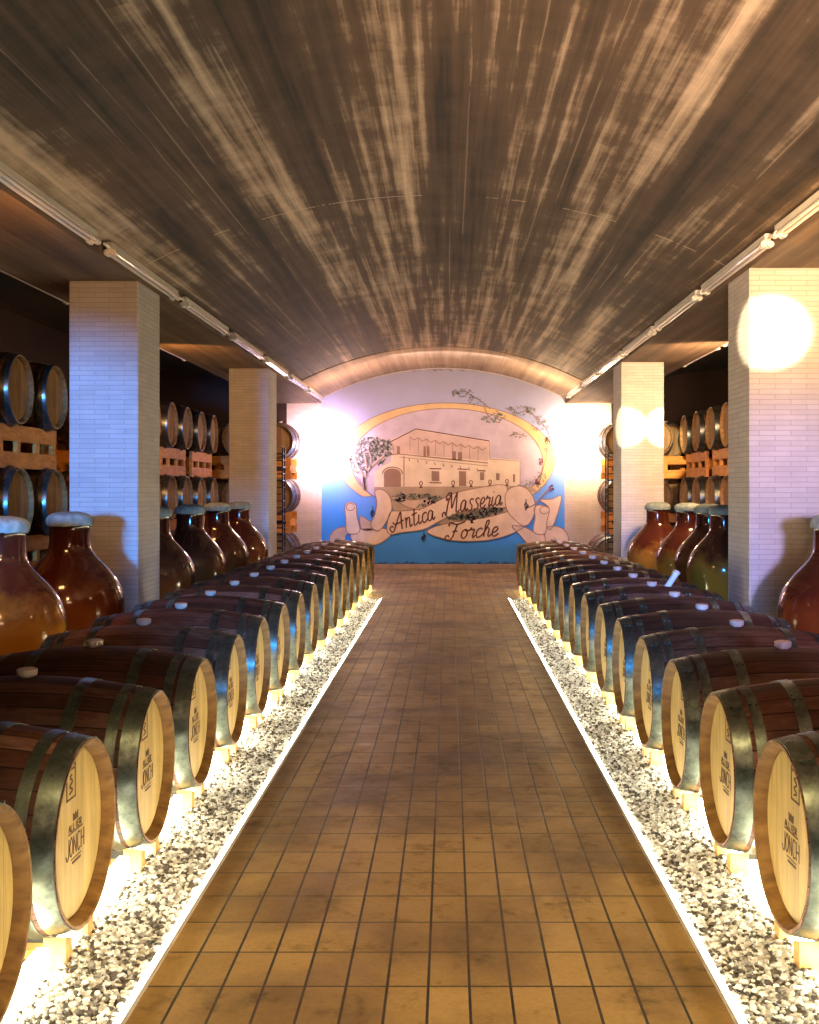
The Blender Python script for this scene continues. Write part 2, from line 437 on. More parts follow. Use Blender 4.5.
# ------------------------------------------------------------------ mesh helpers
class MB:
    def __init__(self):
        self.v, self.f, self.mi = [], [], []
        self.mats = []

    def slot(self, m):
        if m not in self.mats:
            self.mats.append(m)
        return self.mats.index(m)

    def add(self, vs, fs, m=None, mtx=None):
        o = len(self.v)
        if mtx is not None:
            vs = [mtx @ Vector(p) for p in vs]
        self.v += [tuple(p) for p in vs]
        s = self.slot(m) if m else 0
        for f in fs:
            self.f.append([i + o for i in f]); self.mi.append(s)

    def box(self, a, b, m=None, mtx=None, bev=0.0):
        x0, y0, z0 = a; x1, y1, z1 = b
        if bev <= 0:
            vs = [(x, y, z) for x in (x0, x1) for y in (y0, y1) for z in (z0, z1)]
            fs = [(0, 1, 3, 2), (4, 6, 7, 5), (0, 4, 5, 1), (2, 3, 7, 6), (0, 2, 6, 4), (1, 5, 7, 3)]
        else:
            c = bev
            vs = []; idx = {}
            for i, x in enumerate((x0, x1)):
                for j, y in enumerate((y0, y1)):
                    for k, z in enumerate((z0, z1)):
                        sx, sy, sz = (1, -1)[i], (1, -1)[j], (1, -1)[k]
                        idx[i, j, k, 0] = len(vs); vs.append((x, y + sy * c, z + sz * c))
                        idx[i, j, k, 1] = len(vs); vs.append((x + sx * c, y, z + sz * c))
                        idx[i, j, k, 2] = len(vs); vs.append((x + sx * c, y + sy * c, z))
            fs = []
            for i in (0, 1):
                fs.append([idx[i, 0, 0, 0], idx[i, 0, 1, 0], idx[i, 1, 1, 0], idx[i, 1, 0, 0]][::1 if i == 0 else -1])
                fs.append([idx[0, i, 0, 1], idx[1, i, 0, 1], idx[1, i, 1, 1], idx[0, i, 1, 1]][::1 if i == 0 else -1])
                fs.append([idx[0, 0, i, 2], idx[0, 1, i, 2], idx[1, 1, i, 2], idx[1, 0, i, 2]][::1 if i == 0 else -1])
            for i in (0, 1):
                for j in (0, 1):
                    fs.append([idx[i, j, 0, 0], idx[i, j, 0, 1], idx[i, j, 1, 1], idx[i, j, 1, 0]])
                    fs.append([idx[i, 0, j, 0], idx[i, 0, j, 2], idx[i, 1, j, 2], idx[i, 1, j, 0]])
                    fs.append([idx[0, i, j, 1], idx[0, i, j, 2], idx[1, i, j, 2], idx[1, i, j, 1]])
                    for k in (0, 1):
                        fs.append([idx[i, j, k, 0], idx[i, j, k, 1], idx[i, j, k, 2]])
        self.add(vs, fs, m, mtx)

    def lathe(self, prof, n=32, axis='Z', m=None, mtx=None, closed=False):
        """prof: list of (r, h) ; closed joins last to first"""
        vs, fs = [], []
        for r, h in prof:
            for i in range(n):
                a = 2 * PI * i / n
                if axis == 'Z':
                    vs.append((r * math.cos(a), r * math.sin(a), h))
                else:
                    vs.append((h, r * math.cos(a), r * math.sin(a)))
        k = len(prof)
        for j in range(k if closed else k - 1):
            j2 = (j + 1) % k
            for i in range(n):
                i2 = (i + 1) % n
                fs.append((j * n + i, j * n + i2, j2 * n + i2, j2 * n + i))
        if not closed:
            fs.append(list(range(n))[::-1])
            fs.append([(k - 1) * n + i for i in range(n)])
        self.add(vs, fs, m, mtx)

    def tube(self, p, q, r, n=10, m=None):
        p, q = Vector(p), Vector(q)
        d = q - p
        rot = d.to_track_quat('Z', 'Y').to_matrix().to_4x4()
        self.lathe([(r, 0), (r, d.length)], n, 'Z', m, Matrix.Translation(p) @ rot)

    def build(self, name, m=None, parent=None, smooth=None, loc=None):
        me = bpy.data.meshes.new(name)
        me.from_pydata(self.v, [], self.f)
        if m and not self.mats:
            self.mats = [m]
        for s in self.mats:
            me.materials.append(s)
        if len(self.mats) > 1:
            me.polygons.foreach_set('material_index', self.mi)
        me.validate(verbose=False)
        import bmesh
        bm = bmesh.new(); bm.from_mesh(me)
        bmesh.ops.recalc_face_normals(bm, faces=bm.faces)
        bm.to_mesh(me); bm.free()
        if smooth is not None:
            me.shade_smooth() if hasattr(me, 'shade_smooth') else None
            try:
                me.set_sharp_from_angle(angle=math.radians(smooth))
            except Exception:
                pass
        o = bpy.data.objects.new(name, me)
        COL.objects.link(o)
        if parent:
            o.parent = parent
        if loc:
            o.location = loc
        return o


def tag(o, label=None, cat=None, group=None, kind=None):
    if label: o['label'] = label
    if cat: o['category'] = cat
    if group: o['group'] = group
    if kind: o['kind'] = kind
    return o


def empty(name, loc=(0, 0, 0), rz=0.0):
    o = bpy.data.objects.new(name, None)
    o.empty_display_size = 0.1
    COL.objects.link(o)
    o.location = loc
    o.rotation_euler = (0, 0, rz)
    return o


def copy_tree(root, loc, rz=None, label=None, group=None):
    r = root.copy(); COL.objects.link(r)
    r.location = loc
    if rz is not None: r.rotation_euler = (0, 0, rz)
    if label: r['label'] = label
    if group: r['group'] = group
    for ch in list(root.children):
        c = ch.copy(); COL.objects.link(c); c.parent = r
        for g in list(ch.children):
            d = g.copy(); COL.objects.link(d); d.parent = c
    return r


ORD = ['first', 'second', 'third', 'fourth', 'fifth', 'sixth', 'seventh', 'eighth', 'ninth', 'tenth', 'eleventh', 'twelfth',
       'thirteenth', 'fourteenth', 'fifteenth', 'sixteenth', 'seventeenth', 'eighteenth']

# ------------------------------------------------------------------ setting
YE = 20.3            # end wall
YB = -2.5            # where the modelled hall begins behind the visitor
XL, XR = -2.30, 2.09      # aisle faces of the pillars
ZS = 3.04            # underside of the beams
ZV = 3.15            # vault spring
PL, PR = -0.869, 0.767    # path edges
GE = 14.7            # gravel ends
BW = 0.85            # beam width

mb = MB()
mb.box((PL, YB, -0.12), (PR, GE, FZ)); mb.box((-5.4, GE, -0.12), (5.4, YE, FZ))
tag(mb.build('floor', M['tiles']), kind='structure')
mb = MB()
mb.box((-5.4, YB, -0.14), (PL, GE, FZ - 0.03)); mb.box((PR, YB, -0.14), (5.4, GE, FZ - 0.03))
tag(mb.build('ground_bed', M['bed']), kind='structure')


def arch(xa, xb, z0, rise, n=28):
    w = (xb - xa) / 2; cx = (xa + xb) / 2
    rad = (w * w + rise * rise) / (2 * rise)
    cz = z0 + rise - rad
    a0 = math.asin(w / rad)
    return [(cx + rad * math.sin(-a0 + 2 * a0 * i / n), cz + rad * math.cos(-a0 + 2 * a0 * i / n)) for i in range(n + 1)]


def vault(name, xa, xb, z0, rise, y0, y1, thick=0.2, m=None, n=28):
    pts = arch(xa, xb, z0, rise, n)
    mb = MB()
    vs = []
    for y in (y0, y1):
        vs += [(x, y, z) for x, z in pts] + [(x, y, z + thick) for x, z in pts]
    k = len(pts)
    fs = []
    for i in range(k - 1):
        fs.append((i, i + 1, 2 * k + i + 1, 2 * k + i))
        fs.append((k + i, 3 * k + i, 3 * k + i + 1, k + i + 1))
        fs.append((i, k + i, k + i + 1, i + 1))
        fs.append((2 * k + i, 2 * k + i + 1, 3 * k + i + 1, 3 * k + i))
    fs.append((0, 2 * k, 3 * k, k)); fs.append((k - 1, 2 * k - 1, 4 * k - 1, 3 * k - 1))
    mb.add(vs, fs)
    return tag(mb.build(name, m, smooth=30), kind='structure')


vault('ceiling', XL, XR, ZV, 0.54, YB, YE, m=M['vault'])
# end bay lining; its paler concrete has the lamp light put in
vault('trim_1', XL + 0.02, XR - 0.02, ZV - 0.006, 0.535, 17.3, YE, 0.01, m=M['endvault_lit'])
vault('ceiling_left', XL - BW - 4.2, XL - BW, ZV, 0.5, YB, YE, m=M['sidevault_shade'])
vault('ceiling_right', XR + BW, XR + BW + 4.2, ZV, 0.5, YB, YE, m=M['sidevault_shade'])
for nm, xa, xb in (('trim_2', XL - BW, XL), ('trim_3', XR, XR + BW)):
    mb = MB(); mb.box((xa, YB, ZS), (xb, YE, 3.5))
    tag(mb.build(nm, M['beam']), kind='structure')
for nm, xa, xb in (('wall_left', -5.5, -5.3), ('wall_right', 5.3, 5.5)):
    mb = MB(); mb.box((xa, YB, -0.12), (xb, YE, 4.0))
    tag(mb.build(nm, M['shade_wall']), kind='structure')
mb = MB()
mb.box((-2.92, YE, -0.12), (2.92, YE + 0.3, 4.2))
tag(mb.build('wall_back', M['endbrick']), kind='structure')
for nm, xa, xb in (('wall_back_left', -5.5, -2.92), ('wall_back_right', 2.92, 5.5)):  # aisle parts of the end wall, shade painted into their colour
    mb = MB(); mb.box((xa, YE, -0.12), (xb, YE + 0.3, 4.2))
    tag(mb.build(nm, M['shade_wall']), kind='structure')
mb = MB()
x = XL
while x < XR - 0.01:
    x2 = min(x + 0.33, XR)
    mb.box((x + 0.003, YE - 0.045, FZ), (x2 - 0.003, YE, 0.15), bev=0.004); x = x2
tag(mb.build('baseboard_back', M['plinth']), kind='structure')


def pillar(x0, x1, y0, y1, label):
    mb = MB(); mb.box((x0, y0, 0.0), (x1, y1, ZS + 0.002), bev=0.008)
    o = mb.build('brick_pillar', M['brick'])
    return tag(o, label, 'pillar', 'brick pillars carrying the vault')


pillar(XL - 0.51, XL, 8.34, 8.97, 'square pale brick pillar near left, blue lit front face, between glazed jars')
pillar(XL - 0.51, XL, 14.40, 15.05, 'greyish brick pillar far left behind the three brown jars')
pillar(XR, XR + 0.50, 7.85, 8.45, 'tall pale brick pillar near right with a blazing light patch')
pillar(XR, XR + 0.52, 13.69, 14.35, 'brick pillar far right with two bright light patches above amber jars')

# ------------------------------------------------------------------ mural on the end wall
PX = YE / 1128.0
MY = YE - 0.004


def P(u, v):
    return ((u - 449) * PX, H - (v - 489) * PX)


def smoothpts(pts, n=6, closed=False):
    out = []
    k = len(pts)
    for i in range(k if closed else k - 1):
        if closed:
            p0, p1, p2, p3 = pts[(i - 1) % k], pts[i], pts[(i + 1) % k], pts[(i + 2) % k]
        else:
            p0, p1, p2, p3 = pts[max(i - 1, 0)], pts[i], pts[i + 1], pts[min(i + 2, k - 1)]
        for j in range(n):
            t = j / n
            out.append(tuple(0.5 * ((2 * p1[a]) + (-p0[a] + p2[a]) * t + (2 * p0[a] - 5 * p1[a] + 4 * p2[a] - p3[a]) * t * t
                                    + (-p0[a] + 3 * p1[a] - 3 * p2[a] + p3[a]) * t ** 3) for a in (0, 1)))
    if not closed:
        out.append(tuple(pts[-1]))
    return out


LAY = 0.0025


def poly(mb, pts, layer, m):
    """flat painted patch, pts in photo units of the wall plane"""
    y = MY - layer * LAY
    q = [P(*p) for p in pts]
    k = len(q)
    vs = [(x, y - LAY * 0.9, z) for x, z in q] + [(x, y, z) for x, z in q]
    fs = [list(range(k)), list(range(k, 2 * k))[::-1]] + [(i, (i + 1) % k, k + (i + 1) % k, k + i) for i in range(k)]
    mb.add(vs, fs, m)


def ribbon(mb, pts, w, layer, m, n=6, sm=True):
    if sm and len(pts) > 2:
        pts = smoothpts(pts, n)
    y = MY - layer * LAY
    q = [Vector(P(*p)) for p in pts]
    ww = w * PX / 2
    vs = []
    for i, p in enumerate(q):
        d = (q[min(i + 1, len(q) - 1)] - q[max(i - 1, 0)])
        if d.length < 1e-9: d = Vector((1, 0))
        d.normalize()
        nrm = Vector((-d.y, d.x)) * ww
        for s in (1, -1):
            for yy in (y - LAY * 0.9, y):
                vs.append((p.x + s * nrm.x, yy, p.y + s * nrm.y))
    fs = []
    for i in range(len(q) - 1):
        a, b = 4 * i, 4 * i + 4
        fs += [(a, b, b + 2, a + 2), (a + 1, a + 3, b + 3, b + 1), (a, a + 1, b + 1, b), (a + 2, b + 2, b + 3, a + 3)]
    e = 4 * (len(q) - 1)
    fs += [(0, 2, 3, 1), (e, e + 1, e + 3, e + 2)]
    mb.add(vs, fs, m)


mural = empty('wall_mural', (0, YE, 0))
tag(mural, 'arched blue mural of a country house, ribbon and script lettering on end wall', 'mural')


def mpart(mb, name, label=None, smooth=None):
    o = mb.build(name, None)
    o.parent = mural
    o.matrix_parent_inverse = Matrix.Translation((0, -YE, 0))
    if label: o['label'] = label
    return o


mb = MB()
pts = arch(XL + 0.01, XR - 0.01, ZV - 0.02, 0.53, 40)
q = [(XL + 0.01, 0.14)] + pts + [(XR - 0.01, 0.14)]
k = len(q)
vs = [(x, MY - 0.001, z) for x, z in q] + [(x, YE + 0.001, z) for x, z in q]
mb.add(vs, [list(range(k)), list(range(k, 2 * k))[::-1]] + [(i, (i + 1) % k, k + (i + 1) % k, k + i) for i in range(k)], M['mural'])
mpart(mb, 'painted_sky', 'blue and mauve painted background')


def ell(cx, cy, a, b, t0=0, t1=360, n=60):
    return [(cx + a * math.cos(math.radians(t0 + (t1 - t0) * i / n)), cy + b * math.sin(math.radians(t0 + (t1 - t0) * i / n))) for i in range(n + 1)]


mb = MB()
poly(mb, ell(447, 461, 96, 53, 0, 354, 58), 1, M['p_sky'])
mpart(mb, 'painted_view', 'hazy mauve sky behind the house')
mb = MB()
outer = ell(446, 460, 109, 57, 140, 400, 70)
inner = ell(447, 462, 96, 53.5, 140, 400, 70)
poly(mb, outer + inner[::-1], 3, M['p_gold'])
ribbon(mb, outer, 0.7, 4, M['p_brown'], sm=False)
ribbon(mb, inner, 0.7, 4, M['p_brown'], sm=False)
mpart(mb, 'oval_band', 'gold oval band')

# house
mb = MB()
poly(mb, [(374, 487), (374, 472), (383, 466), (391, 462), (391, 440), (416, 429), (489, 441), (489, 458), (520, 460), (520, 487)], 2, M['p_wall'])
poly(mb, [(392, 455), (392, 441), (416, 430), (488, 442), (488, 461), (399, 453)], 3, M['p_wall2'])
ribbon(mb, [(388, 443), (416, 429), (489, 441)], 1.1, 4, M['p_line'], sm=False)
ribbon(mb, [(389, 455), (399, 454), (488, 463)], 1.0, 4, M['p_brown'], sm=False)
ribbon(mb, [(399, 457), (488, 466)], 0.5, 4, M['p_brown'], sm=False)
ribbon(mb, [(404, 456), (404, 487)], 0.9, 4, M['p_brown'], sm=False)
ribbon(mb, [(489, 441), (489, 459), (520, 461), (520, 486)], 0.5, 4, M['p_brown'], sm=False)
for (a, b, c, d) in ((397, 446, 400, 454), (423.5, 446, 426, 456), (427, 446, 429.5, 456), (452, 451, 456, 460), (458, 452, 462, 460.5),
                     (431.6, 471, 439.3, 481), (459, 471, 466, 486), (480, 472, 484, 480), (496, 473, 499.5, 480), (513, 474, 515, 482)):
    poly(mb, [(a, b), (c, b + 0.4), (c, d + 0.2), (a, d)], 4, M['p_brown'])
for (a, b, c) in ((429.5, 468.5, 441.5), (457.5, 469, 468), (429.5, 482.5, 441.5), (478.5, 470.5, 485.5)):
    ribbon(mb, [(a, b), (c, b + 0.4)], 1.0, 5, M['p_line'], sm=False)
poly(mb, [(384, 487), (384, 474)] + ell(392.5, 474, 8.5, 5.5, 180, 360, 12) + [(401, 487)], 4, M['p_brown'])
ribbon(mb, ell(392.5, 474, 10, 7, 180, 360, 12), 0.8, 5, M['p_line'], sm=False)
for i in range(9):          # frieze of small swags under the eaves
    xx = 410 + i * 8.5; yy = 436.5 + i * 1.25
    ribbon(mb, [(xx, yy), (xx + 4, yy + 3.4), (xx + 8, yy + 1)], 0.7, 5, M['p_brown'])
    ribbon(mb, [(xx, yy), (xx, yy + 14)], 0.5, 5, M['p_brown'], sm=False)
    ribbon(mb, [(xx - 1.2, yy + 22), (xx, yy + 25)], 0.9, 5, M['p_brown'], sm=False)
mpart(mb, 'painted_house', 'pale two storey country house')
mb = MB()
poly(mb, [(374, 487), (520, 486), (531, 487), (540, 492), (505, 494), (460, 496), (400, 496), (376, 493)], 5, M['p_ground'])
for (xx, yy) in ((421, 486), (453, 485.5), (471, 485), (490, 484.5), (507, 484)):
    ribbon(mb, ell(xx, yy - 2.6, 1.5, 2.0, 0, 360, 10), 0.8, 6, M['p_line'], sm=False)
    poly(mb, [(xx - 1, yy), (xx + 1, yy), (xx + 1.6, yy + 2), (xx - 1.6, yy + 2)], 6, M['p_line'])
mpart(mb, 'painted_forecourt', 'brown painted ground with urns')

# scroll ribbon
mb = MB()


def rib(pts, m, layer=6, sm=True, line=True):
    q = smoothpts(pts, 5, True) if sm else pts
    poly(mb, q, layer, m)
    if line: ribbon(mb, q + [q[0]], 0.8, layer + 1, M['p_brown'], sm=False)


rib([(390, 497), (400, 503), (410, 508), (424, 509), (438, 503), (428, 498), (412, 500), (400, 497)], M['p_rib2'], 5)
rib([(333, 545), (330, 536), (338, 528), (350, 527), (356, 530), (346, 535), (345, 545)], M['p_rib2'], 5)
rib([(352, 530), (364, 529), (380, 528), (392, 531), (389, 537), (378, 544), (362, 545), (352, 540)], M['p_rib'], 5)
rib([(360, 516), (368, 520), (374, 524), (372, 530), (362, 529)], M['p_rib2'], 5)
rib([(375, 491), (383, 490), (390, 497), (392, 508), (388, 519), (380, 530), (374, 529.5), (371, 524), (375, 514), (377, 502)], M['p_rib'], 7)
rib([(345, 506), (350, 502), (356, 505), (357, 516), (360, 530), (355, 534), (347, 532), (346, 520)], M['p_rib'], 7)
ribbon(mb, ell(350.5, 507, 4.2, 3.6, 0, 330, 14), 0.8, 9, M['p_brown'], sm=False)
rib([(392, 497), (420, 495), (450, 493), (508, 492), (516, 508), (500, 516), (470, 520), (440, 524), (420, 520), (396, 512)], M['p_ground'], 4, True, False)
# ribbon with the first two words
rib([(390, 513), (402, 511), (420, 509), (438, 501), (455, 493), (480, 487.5), (504, 485), (507, 495), (506, 507), (484, 508), (458, 513),
     (440, 521), (424, 529), (404, 532), (388, 533)], M['p_rib'], 8)
rib([(427, 532), (440, 525), (462, 521), (488, 517), (510, 511), (522, 508), (533, 517), (524, 527), (508, 535), (488, 540), (465, 541), (446, 539)], M['p_rib'], 8)
rib([(505, 497), (509, 489), (520, 486), (530, 492), (535, 504), (533, 517), (525, 526), (515, 520), (507, 510)], M['p_rib'], 10)
rib([(534, 508), (540, 505), (549, 508), (547, 520), (545, 533), (537, 534), (533, 530), (535, 518)], M['p_rib'], 11)
ribbon(mb, ell(544, 510, 4.4, 3.8, 20, 340, 14), 0.8, 13, M['p_brown'], sm=False)
rib([(545, 530), (553, 526), (563, 529), (568, 537), (567, 546), (548, 545)], M['p_rib'], 9)
rib([(540, 500), (552, 499), (561, 496), (558, 512), (551, 529), (546, 524), (549, 508)], M['p_rib'], 8)
rib([(512, 526), (524, 527), (534, 532), (546, 536), (547, 545), (530, 545), (520, 535)], M['p_rib'], 7)
mpart(mb, 'painted_ribbon', 'pale pink scrolling ribbon')

# lettering: hand drawn script strokes, unit box, baseline y=0, x height .55, cap 1
GL = {
    'A': (0.95, [[(-.15, .10), (-.05, .0), (.12, .08), (.35, .55), (.62, 1.0), (.66, .5), (.72, .0)], [(.0, .55), (.2, .38), (.5, .42), (.85, .50)], [(-.15, .10), (-.22, .25), (-.08, .34), (.05, .24)]]),
    'n': (0.56, [[(.0, .50), (.08, .55), (.08, .0)], [(.08, .36), (.2, .54), (.34, .50), (.36, .1), (.44, .0), (.56, .14)]]),
    't': (0.42, [[(.16, .95), (.12, .4), (.14, .06), (.26, .0), (.42, .16)], [(-.06, .62), (.36, .68)]]),
    'i': (0.30, [[(.08, .54), (.06, .12), (.14, .0), (.30, .14)], [(.12, .76), (.15, .80)]]),
    'c': (0.44, [[(.38, .44), (.28, .55), (.1, .46), (.04, .22), (.14, .0), (.3, .03), (.44, .16)]]),
    'a': (0.56, [[(.38, .46), (.24, .56), (.06, .42), (.04, .12), (.18, .0), (.32, .14), (.39, .5)], [(.39, .5), (.38, .1), (.46, .0), (.56, .14)]]),
    's': (0.46, [[(.40, .50), (.28, .58), (.14, .50), (.18, .36), (.32, .22), (.30, .04), (.14, -.02), (.02, .06)]]),
    'e': (0.44, [[(.02, .22), (.22, .26), (.34, .42), (.24, .56), (.08, .46), (.04, .2), (.14, .0), (.3, .02), (.44, .16)]]),
    'r': (0.42, [[(.0, .42), (.1, .62), (.14, .48), (.3, .50), (.26, .1), (.32, .0), (.42, .14)]]),
    'o': (0.48, [[(.26, .54), (.08, .44), (.04, .16), (.18, .0), (.34, .14), (.36, .42), (.24, .55), (.3, .44), (.48, .48)]]),
    'h': (0.54, [[(.0, .14), (.16, .5), (.26, .88), (.2, 1.0), (.10, .84), (.08, .0)], [(.08, .34), (.22, .54), (.34, .46), (.34, .1), (.42, .0), (.54, .14)]]),
    'M': (1.05, [[(-.22, -.14), (-.28, .02), (-.12, .1), (.0, -.05), (.08, .5), (.26, 1.0)], [(.26, 1.0), (.34, .5), (.40, .25), (.56, .7), (.70, 1.02)], [(.70, 1.02), (.72, .5), (.76, .08), (.88, .0), (1.0, .12)],
                 [(.26, 1.0), (.1, 1.02), (-.1, .82), (-.04, .66), (.06, .76)]]),
    'T': (0.80, [[(.0, .80), (-.06, .92), (.06, 1.02), (.4, .90), (.8, 1.0), (.92, 1.06)], [(.46, .92), (.38, .5), (.3, .12), (.12, -.06), (-.1, .0), (-.12, .18), (.02, .24), (.1, .12)],
                 [(.24, .44), (.40, .50), (.54, .44)]]),
}


def word(mb, text, p0, p1, h0, h1, w, layer, m, slant=0.28):
    tot = sum(GL[c][0] for c in text)
    p0, p1 = Vector(p0), Vector(p1)
    d = (p1 - p0); ln = d.length; d.normalize(); up = Vector((d.y, -d.x))
    sx = ln / tot
    x = 0
    for c in text:
        adv, strokes = GL[c]
        for st in strokes:
            pts = []
            for (a, b) in st:
                t = (x + a) / tot
                hh = h0 + (h1 - h0) * t
                q = p0 + d * ((x + a) * sx + slant * b * hh) + up * (b * hh)
                pts.append((q.x, q.y))
            ribbon(mb, pts, w, layer, m, 5)
        x += adv


mb = MB()
word(mb, 'Antica', (393, 532), (435, 519), 17, 17, 1.35, 12, M['p_line'])
mpart(mb, 'lettering', 'brown script word on the ribbon, left')
mb = MB()
word(mb, 'Masseria', (446, 514), (502, 504.5), 20, 17, 1.35, 12, M['p_line'])
mpart(mb, 'lettering', 'brown script word rising to the right')
mb = MB()
word(mb, 'Torche', (447, 539.5), (498, 535.5), 16, 16, 1.45, 12, M['p_line'])
mpart(mb, 'lettering', 'brown script word on the lower ribbon')

# tree, vine branches, grapes
rm = random.Random(3)


def leaves(mb, cx, cy, rx, ry, n, s, m, layer):
    for _ in range(n):
        a = rm.uniform(0, 2 * PI); r = math.sqrt(rm.random())
        x, y = cx + rx * r * math.cos(a), cy + ry * r * math.sin(a)
        t = rm.uniform(0, PI); ss = s * rm.uniform(0.5, 1.2)
        dx, dy = math.cos(t) * ss, math.sin(t) * ss
        poly(mb, [(x - dx, y - dy), (x - dy * .45, y + dx * .45), (x + dx, y + dy), (x + dy * .45, y - dx * .45)], layer, m)


mb = MB()
leaves(mb, 372, 452, 17, 15, 260, 1.9, M['p_leaf'], 5)
leaves(mb, 361, 462, 12, 12, 120, 1.8, M['p_leaf'], 6)
leaves(mb, 383, 448, 11, 9, 90, 1.8, M['p_leaf'], 6)
for pts, w in (([(365, 490), (364, 480), (368, 470), (376, 462), (384, 456)], 2.6), ([(366, 490), (363, 476), (357, 466), (354, 458)], 2.4),
               ([(367, 476), (366, 464), (364, 452)], 1.5), ([(371, 468), (371, 458), (368, 449)], 1.2), ([(360, 472), (352, 470), (350, 462)], 1.2), ([(364, 490), (360, 482), (356, 476)], 1.2)):
    ribbon(mb, pts, w, 7, M['p_trunk'])
    ribbon(mb, [(a + w * .5, b) for a, b in pts], 0.5, 8, M['p_brown'])
mpart(mb, 'painted_tree', 'grey green olive tree beside the house')
mb = MB()
for pts in ([(452, 396), (462, 391), (472, 396), (482, 402), (490, 409)], [(484, 404), (486, 412), (492, 420), (500, 423)], [(505, 408), (516, 413), (528, 411), (538, 420), (546, 428), (550, 440), (547, 452)],
            [(510, 436), (518, 434), (526, 437)], [(547, 452), (545, 462), (541, 474), (536, 482)]):
    ribbon(mb, pts, 0.8, 6, M['p_brown'])
for a in ((462, 393, 11, 4, 40), (474, 400, 8, 4, 22), (494, 417, 13, 6, 50), (520, 411, 16, 5, 60), (540, 424, 9, 8, 40), (518, 435, 9, 3, 14), (548, 445, 5, 8, 20), (540, 480, 8, 8, 26), (530, 484, 12, 4, 26)):
    leaves(mb, *a, 1.6, M['p_leaf'], 7)
for (x, y) in ((547, 441), (541, 462), (537, 482), (551, 488)):
    leaves(mb, x, y, 2.4, 3.2, 16, 1.5, M['p_grape'], 8)
ribbon(mb, [(527, 508), (535, 504), (543, 495), (550, 488)], 1.2, 13, M['p_brown'])
mpart(mb, 'painted_vine', 'vine branches across the oval band')
for groups in (((400, 498, 8, 4, 40, 'p_leaf', 7), (418, 496, 14, 2.6, 50, 'p_leaf', 7), (436, 499, 8, 3, 30, 'p_leaf', 7), (424, 507, 8, 2.5, 22, 'p_leaf', 7),
                (402, 498, 3, 6, 20, 'p_dark', 9), (430, 501, 6, 3, 26, 'p_dark', 9)),
               ((458, 517, 12, 3, 90, 'p_leaf', 10), (478, 514, 12, 4, 90, 'p_leaf', 10), (495, 510, 9, 3, 60, 'p_leaf', 10),
                (472, 517, 3, 6, 26, 'p_dark', 11), (484, 512, 5, 4, 26, 'p_dark', 11), (495, 511, 3, 4, 16, 'p_dark', 11))):
    mb = MB()
    for g in groups:
        leaves(mb, *g[:5], 1.9 if g[5] == 'p_leaf' else 1.6, M[g[5]], g[6])
    mpart(mb, 'painted_foliage', 'dark vine leaves around the lettering')
for (x, y) in ((424, 538), (373, 513), (526, 506)):
    mb = MB()
    leaves(mb, x, y, 2.0, 3.6, 22, 1.3, M['p_dark'], 13)
    ribbon(mb, [(x, y - 7), (x, y - 1)], 0.7, 13, M['p_dark'], sm=False)
    mpart(mb, 'painted_grapes', 'small dark bunch of grapes')

# ------------------------------------------------------------------ barrels
BL = 0.49        # half length
RB, RH = 0.337, 0.278


def br(x):
    return RB - (RB - RH) * (abs(x) / BL) ** 2.0


def lathe_solid(mb, prof, n=48):
    mb.lathe([(r, h) for r, h in prof], n, 'X', mtx=Matrix.Translation((0, 0, RB)), closed=True)


